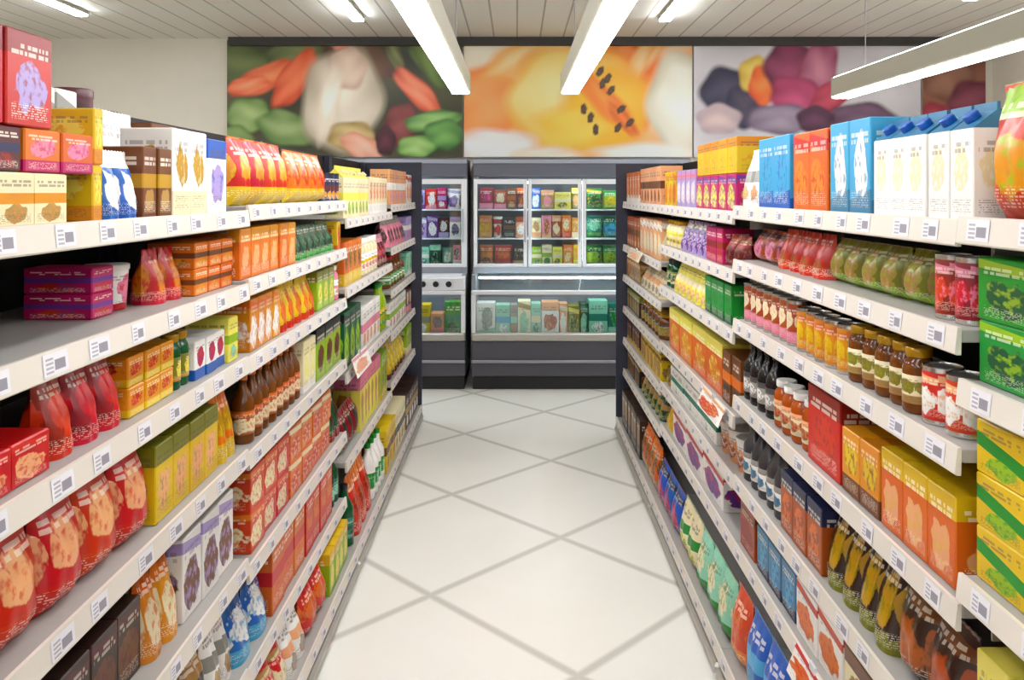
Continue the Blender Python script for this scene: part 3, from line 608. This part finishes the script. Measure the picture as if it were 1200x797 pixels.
run('R1', 5, 914, 962, 'box', 'orange box with navy top', ('terra', 'navy', 'orange'), .17, .11, .14, style=0)
run('R1', 5, 964, 1040, 'pouch', 'dark olive brown pouch', ('dkbrown', 'olive', 'gold'), .19, .1, .09, set=.02)
run('R1', 5, 1041, 1120, 'bag', 'dark brown bag', ('dkbrown', 'brown', 'terra'), .19, .11, .09, set=.02)
run('R1', 6, 858, 884, 'box', 'brown red box', ('terra', 'brown', 'deepred'), .15, .13, .16)
run('R1', 6, 886, 930, 'box', 'steel blue box', ('steel', 'navy', 'cyan'), .14, .13, .16)
run('R1', 6, 932, 985, 'box', 'white box with orange picture', ('white', 'tomato', 'orange'), .145, .13, .16, style=3)
run('R1', 6, 987, 1060, 'box', 'cream and brown box', ('cream', 'brown', 'tan'), .14, .13, .16)
run('R1', 7, 830, 866, 'bag', 'bright orange bag', ('tomato', 'orange', 'tomato'), .24, .16, .13)
run('R1', 7, 868, 960, 'bag', 'blue bag', ('blue', 'cyan', 'steel'), .25, .16, .13)
# ---- right, third unit
run('R2', 1, 816, 862, 'box', 'red and purple box below a yellow one', ('magenta', 'purple', 'lemon'), .135, .14, .14, style=3)
run('R2', 1, 816, 862, 'box', 'yellow box stacked on a red one', ('yellow', 'amber', 'yellow'), .13, .14, .14, zoff=.1365)
run('R2', 1, 793, 814, 'box', 'lavender and pink box', ('lavender', 'pink', 'white'), .17, .1, .12)
run('R2', 1, 772, 792, 'box', 'yellow box', ('yellow', 'amber', 'orange'), .17, .1, .12)
run('R2', 2, 826, 846, 'box', 'magenta box', ('magenta', 'deepred', 'red'), .135, .09, .12)
run('R2', 2, 796, 825, 'pouch', 'lavender and white pouch', ('lavender', 'white', 'purple'), .14, .1, .09)
run('R2', 2, 772, 795, 'jar', 'cream jar with yellow label', ('lemon', 'cream', 'tan'), .13, .09, fill='cream', lid='gold')
run('R2', 2, 847, 866, 'bag', 'dark red bag', ('deepred', 'terra', 'maroon'), .12, .1, .09)
run('R2', 3, 826, 856, 'box', 'bright green box', ('green', 'dkgreen', 'green'), .145, .1, .12)
run('R2', 3, 788, 825, 'pouch', 'cream and yellow pouch', ('lemon', 'cream', 'peach'), .14, .1, .09)
run('R2', 3, 772, 787, 'jar', 'dark olive jar', ('olive', 'cream', 'dkgreen'), .14, .085, fill='dkgreen', lid='black')
run('R2', 4, 784, 845, 'box', 'long orange box with cream top', ('orange', 'lemon', 'amber'), .20, .3, .18, style=0, set=.015)
run('R2', 4, 846, 866, 'box', 'brown and orange box', ('brown', 'orange', 'dkbrown'), .19, .1, .14)
run('R2', 5, 786, 838, 'box', 'long white box with green band', ('white', 'teal', 'white'), .125, .3, .18, style=2)
run('R2', 5, 839, 866, 'tub', 'peach and white tub', ('peach', 'white', 'terra'), .12, .1, lid='white')
run('R2', 5, 770, 785, 'pouch', 'yellow and tan pouch', ('lemon', 'tan', 'brown'), .13, .1, .09)
run('R2', 6, 788, 846, 'box', 'long white box with purple and red picture', ('white', 'tomato', 'purple'), .14, .3, .18, style=3)
run('R2', 6, 766, 787, 'pouch', 'bright yellow pouch', ('yellow', 'amber', 'yellow'), .13, .13, .09)
run('R2', 7, 766, 792, 'bag', 'royal blue bag', ('blue', 'navy', 'magenta'), .2, .2, .14)
run('R2', 7, 793, 812, 'bag', 'cream and green bag', ('cream', 'green', 'lemon'), .22, .18, .14, style=2)
run('R2', 7, 813, 850, 'bag', 'mint and green bag', ('mint', 'green', 'cream'), .22, .15, .14, style=1)
# ---- right, farthest unit
far = [('peach and brown box', 'box', ('peach', 'brown', 'terra'), 'orange and white box', ('orange', 'white', 'peach')), ('pale peach box', 'box', ('peach', 'white', 'cream'), 'brown box', ('terra', 'brown', 'peach')),
       ('cream pouch', 'pouch', ('cream', 'peach', 'grey'), 'tan box', ('tan', 'peach', 'brown')), ('olive and black jar', 'jar', ('olive', 'black', 'tan'), 'dark brown box', ('dkbrown', 'olive', 'tan')),
       ('yellow and brown box', 'box', ('yellow', 'brown', 'tan'), 'maroon box', ('maroon', 'yellow', 'dkbrown')), ('dark green and tan pouch', 'pouch', ('dkgreen', 'tan', 'olive'), 'black box', ('black', 'gold', 'brown')),
       ('orange and tan bag', 'bag', ('orange', 'tan', 'brown'), 'black and brown bag', ('dkbrown', 'black', 'tan'))]
for k, (d1, kind, c1, d2, c2) in enumerate(far):
    zs = SH['R3'][3]; h = .21 if k == 0 else min(.24, (zs[k-1]-.07-zs[k])*.92)
    run('R3', k+1, 750, 774, kind, d1, c1, h, .12, .12)
    run('R3', k+1, 729, 749, 'box', d2, c2, h*.95, .13, .14)

# ------------------------------------------------------------------ promotion cards clipped on the price rails
def card(unit, shelf, xpx, w, h, cols, label, drop=.04):
    side, y0, y1, zs, top, nm = SH[unit]; lip = LIP_X-.007
    t = empty('shelf_card', (side*lip, F*lip/abs(xpx-VX), zs[shelf-1]-drop), -side*math.pi/2); tag(t, label, 'price card', 'promotion cards clipped on the price rails')
    b = MB(); b.quad_grid([[(x, y, z) for y, z in ((-.002, h), (-.030, 0), (-.032, .001), (-.004, h+.001), (-.002, h))] for x in (-w/2, w/2)])
    b.f += [(0, 1, 2, 3), (8, 7, 6, 5)]; b.m += [0, 0]
    b.build('card', pack(cols, 3, .4), t)
    MB().box(-.02, .02, -.008, -.0005, h-.012, h+.012, .002).build('clip', mat('clear_clip', lin('cfd4d8'), .2), t)
card('LC', 3, 420, .36, .085, ('white', 'pink', 'peach'), 'white and pink promotion card on the third left unit', .03)
card('R2', 4, 838, .34, .07, ('white', 'peach', 'tomato'), 'white and peach promotion card under the long orange boxes', .055)
card('R1', 6, 955, .24, .075, ('white', 'tomato', 'orange'), 'white and orange promotion card on the second right unit, sixth shelf', .05)
card('R3', 2, 747, .5, .06, ('cream', 'white', 'peach'), 'long cream promotion card on the far right unit, second shelf', .045)

# ------------------------------------------------------------------ freezers along the back wall
FY, UY = 7.05, 7.36          # front of the chest, front of the upper cabinet
def freezer(x0, x1, doors, label, lower_glass_z, side_frame):
    xc = (x0+x1)/2; W = x1-x0; h = W/2
    t = empty('freezer_cabinet', (xc, FY, 0)); tag(t, label, 'freezer', 'freezers along the back wall')
    D = WALL_Y-.06-FY; U = UY-FY
    MB().box(-h+.01, h-.01, .05, D, 0, .12, .004).build('kick_plate', M_FBLACK, t)
    MB().box(-h, h, 0, .06, .12, .42, .008).build('front_panel', M_FDARK, t)
    MB().box(-h, h, -.018, -.0005, .235, .262, .006).build('bumper', mat('freezer_bumper', lin('8c8a92'), .4), t)
    MB().box(-h, h, -.012, .06, .4205, .49, .012).build('front_rail', M_ALU, t)
    # liner: well floor, back, sides, middle deck and roof as one body
    b = MB()
    b.box(-h, h, .061, D, .12, .45); b.box(-h, -h+.035, .061, D, .45, .98); b.box(h-.035, h, .061, D, .45, .98); b.box(-h+.035, h-.035, D-.04, D, .45, .98)
    b.box(-h, h, U-.02, D, .98, 1.03); b.box(-h, -h+.035, U+.02, D, 1.03, 1.84); b.box(h-.035, h, U+.02, D, 1.03, 1.84); b.box(-h+.035, h-.035, D-.04, D, 1.03, 1.84)
    b.build('cabinet_body', M_FIN, t)
    MB().box(-h, h, U-.02, D, 1.84, 2.0, .008).build('header', M_FGREY, t)
    MB().box(-h, h, U-.028, U-.0205, 1.955, 1.99, .002).build('header_trim', mat('header_line', lin('9a9ca6'), .4), t)
    MB().box(-h+.036, h-.036, .012, .018, .49, .80).build('front_glass', M_GLASS, t)
    for x in [-h, h-.036]+([] if not side_frame else []): MB().box(x, x+.036, .0, .06, .49, .82, .004).build('side_frame', M_FWHITE, t)
    MB().box(-h, h, -.006, .06, .82, .853, .006).build('glass_rail', M_FWHITE, t)
    if side_frame:      # plain white panel with dark knobs between the well and the doors
        MB().box(-h, h, .004, .05, .8535, .965, .008).build('control_panel', M_FWHITE, t)
        for q in range(doors):
            for e in (-.11, 0, .11):
                k = MB().lathe([(.024, 0), (.026, .004), (.022, .016)], 0, 0, 14); cx_ = -h+(q+.5)*W/doors+e
                k.v = [(cx_+vx, .0035-vz, .91+vy) for vx, vy, vz in k.v]; k.build('knob', M_RUB, t, True)
        MB().box(-h, h, .0505, U-.021, .955, .975, .003).build('top_deck', M_FWHITE, t)
    else:               # glass lid sloping back from the rail to the upper cabinet
        g = MB(); y0_, y1_ = .06, U-.025
        g.quad_grid([[(x, y, z) for y, z in ((y0_, .846), (y1_, .975), (y1_, .979), (y0_, .850), (y0_, .846))] for x in (-h+.036, h-.036)])
        g.build('glass_lid', M_GLASS, t)
    MB().box(-h+.05, h-.05, U-.06, U-.03, .930, .947, .004).build('well_light', M_COLD, t)
    MB().box(-h+.05, h-.05, .064, .084, .822, .842, .004).build('rail_light', M_COLD, t)
    dw = W/doors
    for i in range(doors):
        a, c = -h+i*dw+.004, -h+(i+1)*dw-.004; fr = .050 if side_frame else .032
        f = MB()
        f.box(a, a+fr, U-.012, U+.018, 1.0, 1.815, .004); f.box(c-fr, c, U-.012, U+.018, 1.0, 1.815, .004)
        f.box(a+fr, c-fr, U-.012, U+.018, 1.0, 1.06, .004); f.box(a+fr, c-fr, U-.012, U+.018, 1.77, 1.815, .004)
        f = f.build('door', M_FWHITE, t)
        MB().box(a+fr, c-fr, U, U+.006, 1.06, 1.77).build('pane', M_GLASS, f)
        MB().box(c-fr+.006, c-fr+.02, U-.035, U-.0125, 1.25, 1.55, .005).build('handle', mat('door_handle', lin('b8b8c0'), .3, .4), f)
        MB().box(a+.002, a+.014, U+.03, U+.05, 1.08, 1.78, .003).build('door_light', M_COLD, t)
    for z in (1.285, 1.545): MB().box(-h+.036, h-.036, U+.07, D-.042, z-.014, z, .002).build('wire_shelf', M_FWHITE, t)
    MB().box(-h+.06, h-.06, U+.03, U+.06, 1.775, 1.795, .004).build('roof_light', M_COLD, t)
    return t
Lx0, Lx1 = -1.95, -.437; Rx0, Rx1 = -.385, 1.56
freezer(Lx0, Lx1, 3, 'grey and white upright freezer at the end of the left shelving', .5, True)
freezer(Rx0, Rx1, 4, 'long combination freezer with white doors facing the aisle', .5, False)
def chill(xp0, xp1, zrow, y, items, h, where, d=.12, group=None):
    """a row of packs between two photo columns; items: (kind, description, colours, relative width, height factor)"""
    Xa, Xb = (xp0-VX)*y/F, (xp1-VX)*y/F; tot = sum(i[3] for i in items); x = Xa
    for kind, desc, cols, rw, hf in items:
        ww = (Xb-Xa)*rw/tot
        kk = {}
        if kind in ('can', 'jar', 'bottle', 'tub', 'tube'): dd = None
        proto = KIND[kind](count[0], ww-.006, d, h*hf, pack(cols, None, .4), **kk)
        spawn(proto, (x+ww/2, y, zrow), 0, f'{desc} {where}', CAT[kind], group or f'packs {where}')
        x += ww
yu = UY+.09
rows = ((1.0305, .19, 'bottom'), (1.2855, .20, 'middle'), (1.5455, .19, 'top'))
DOOR = [  # (columns, rows bottom/middle/top)
 ((487, 540), 'the door of the left freezer', [
   [('box', 'mint box', ('mint', 'white', 'teal'), 1.2, .9), ('box', 'dark green box', ('dkgreen', 'mint', 'black'), 1, 1), ('pouch', 'pale green pouch', ('mint', 'green', 'white'), 1, .85), ('box', 'pink box', ('pink', 'white', 'maroon'), .7, 1)],
   [('box', 'lavender box', ('lavender', 'white', 'purple'), 1, .9), ('box', 'purple box', ('purple', 'lavender', 'white'), 1, 1), ('box', 'dark plum box', ('maroon', 'lavender', 'white'), 1, .9), ('box', 'white box', ('white', 'lavender', 'navy'), 1, .95)],
   [('box', 'violet box', ('lavender', 'purple', 'navy'), .8, .9), ('box', 'red box', ('red', 'pink', 'white'), 1, .95), ('box', 'magenta box', ('magenta', 'lavender', 'white'), .8, 1), ('pouch', 'white and lilac pouch', ('white', 'lavender', 'purple'), 1.2, .95)]]),
 ((561, 617), 'the door with red packs', [
   [('bag', 'orange bag', ('orange', 'amber', 'brown'), 1.1, 1), ('bag', 'red bag', ('tomato', 'red', 'orange'), 1.4, 1), ('box', 'dark brown box', ('dkbrown', 'tan', 'black'), 1, .95)],
   [('box', 'amber box', ('amber', 'orange', 'yellow'), 1.1, 1), ('tub', 'white and red tub', ('white', 'red', 'tomato'), .9, .95), ('box', 'black box', ('black', 'brown', 'dkgreen'), 1, .9), ('box', 'peach box', ('peach', 'terra', 'white'), .9, .95)],
   [('box', 'crimson box', ('deepred', 'pink', 'magenta'), 1.2, 1), ('box', 'pink and brown box', ('terra', 'pink', 'cream'), 1, .9), ('box', 'brown box', ('brown', 'terra', 'tan'), .8, 1), ('box', 'maroon box', ('maroon', 'orange', 'brown'), .8, 1)]]),
 ((623, 680), 'the door with cream packs', [
   [('box', 'lime box', ('lime', 'cream', 'green'), 1, .9), ('box', 'cream and green box', ('cream', 'lime', 'green'), 1, 1), ('box', 'pale lemon box', ('lemon', 'cream', 'olive'), 1, .9), ('box', 'orange box', ('amber', 'orange', 'cream'), 1, 1), ('box', 'yellow box', ('yellow', 'lemon', 'amber'), .7, 1)],
   [('box', 'cream box', ('cream', 'peach', 'tan'), 1, .9), ('box', 'pink box', ('pink', 'peach', 'terra'), 1, 1), ('box', 'terracotta box', ('terra', 'peach', 'cream'), 1, 1), ('box', 'red orange box', ('orange', 'tomato', 'cream'), 1, 1), ('box', 'gold box', ('amber', 'cream', 'gold'), .9, .9)],
   [('box', 'blue box', ('blue', 'lavender', 'white'), .8, 1), ('box', 'tan box', ('tan', 'peach', 'pink'), 1.2, .9), ('box', 'pale yellow box', ('lemon', 'cream', 'olive'), 1.5, .8), ('box', 'olive box', ('olive', 'lemon', 'peach'), .8, 1)]]),
 ((687, 745), 'the door with green packs', [
   [('bag', 'dark green bag', ('dkgreen', 'green', 'lime'), 1.2, 1), ('bag', 'mid green bag', ('green', 'dkgreen', 'lime'), 1.2, 1), ('bag', 'leaf green bag', ('green', 'lime', 'teal'), 1.2, 1)],
   [('bag', 'teal bag', ('teal', 'green', 'mint'), 1.2, 1), ('bag', 'sea green bag', ('teal', 'dkgreen', 'cyan'), 1.2, 1), ('bag', 'emerald bag', ('green', 'teal', 'mint'), 1.2, 1)],
   [('bag', 'green and yellow bag', ('green', 'yellow', 'dkgreen'), 1.2, 1), ('bag', 'lime bag', ('lime', 'green', 'yellow'), 1.2, .9), ('bag', 'yellow bag', ('lemon', 'lime', 'green'), 1.2, .95)]])]
for (a, b), wh, rr in DOOR:
    for (z, h, nm), items in zip(rows, rr): chill(a, b, z+.0006, yu, items, h, f'on the {nm} row behind {wh}', group=f'frozen packs behind {wh}')
yw = FY+.10
chill(484, 541, .4506, yw, [('box', 'yellow and grey box', ('yellow', 'grey', 'white'), 1.1, 1), ('box', 'pinkish beige box', ('peach', 'pink', 'grey'), .9, .72), ('box', 'bright green box', ('green', 'teal', 'dkgreen'), 1.1, 1.1)], .27, 'in the glass well of the left freezer', .16)
chill(558, 728, .4506, yw, [('box', 'white box', ('white', 'mint', 'grey'), 1.3, 1.02), ('box', 'aqua box', ('mint', 'cyan', 'white'), 1, .96), ('box', 'grey green box', ('grey', 'mint', 'tan'), .5, .96), ('box', 'beige box', ('cream', 'tan', 'mint'), .9, 1.08),
    ('box', 'pale mint box', ('mint', 'cream', 'teal'), .7, 1.0), ('box', 'white and peach box', ('white', 'peach', 'terra'), 1.2, 1.05), ('box', 'peach and cream box', ('peach', 'cream', 'white'), .6, 1.0), ('box', 'olive box', ('olive', 'lemon', 'dkgreen'), .8, .92),
    ('box', 'dark teal box', ('dkgreen', 'teal', 'mint'), .6, 1.0), ('box', 'mint and green box', ('mint', 'teal', 'white'), 1.3, 1.1), ('box', 'green and aqua box', ('teal', 'mint', 'green'), .9, 1.0)], .28, 'in the glass well of the long freezer', .16)
print('PACKS', count[0])
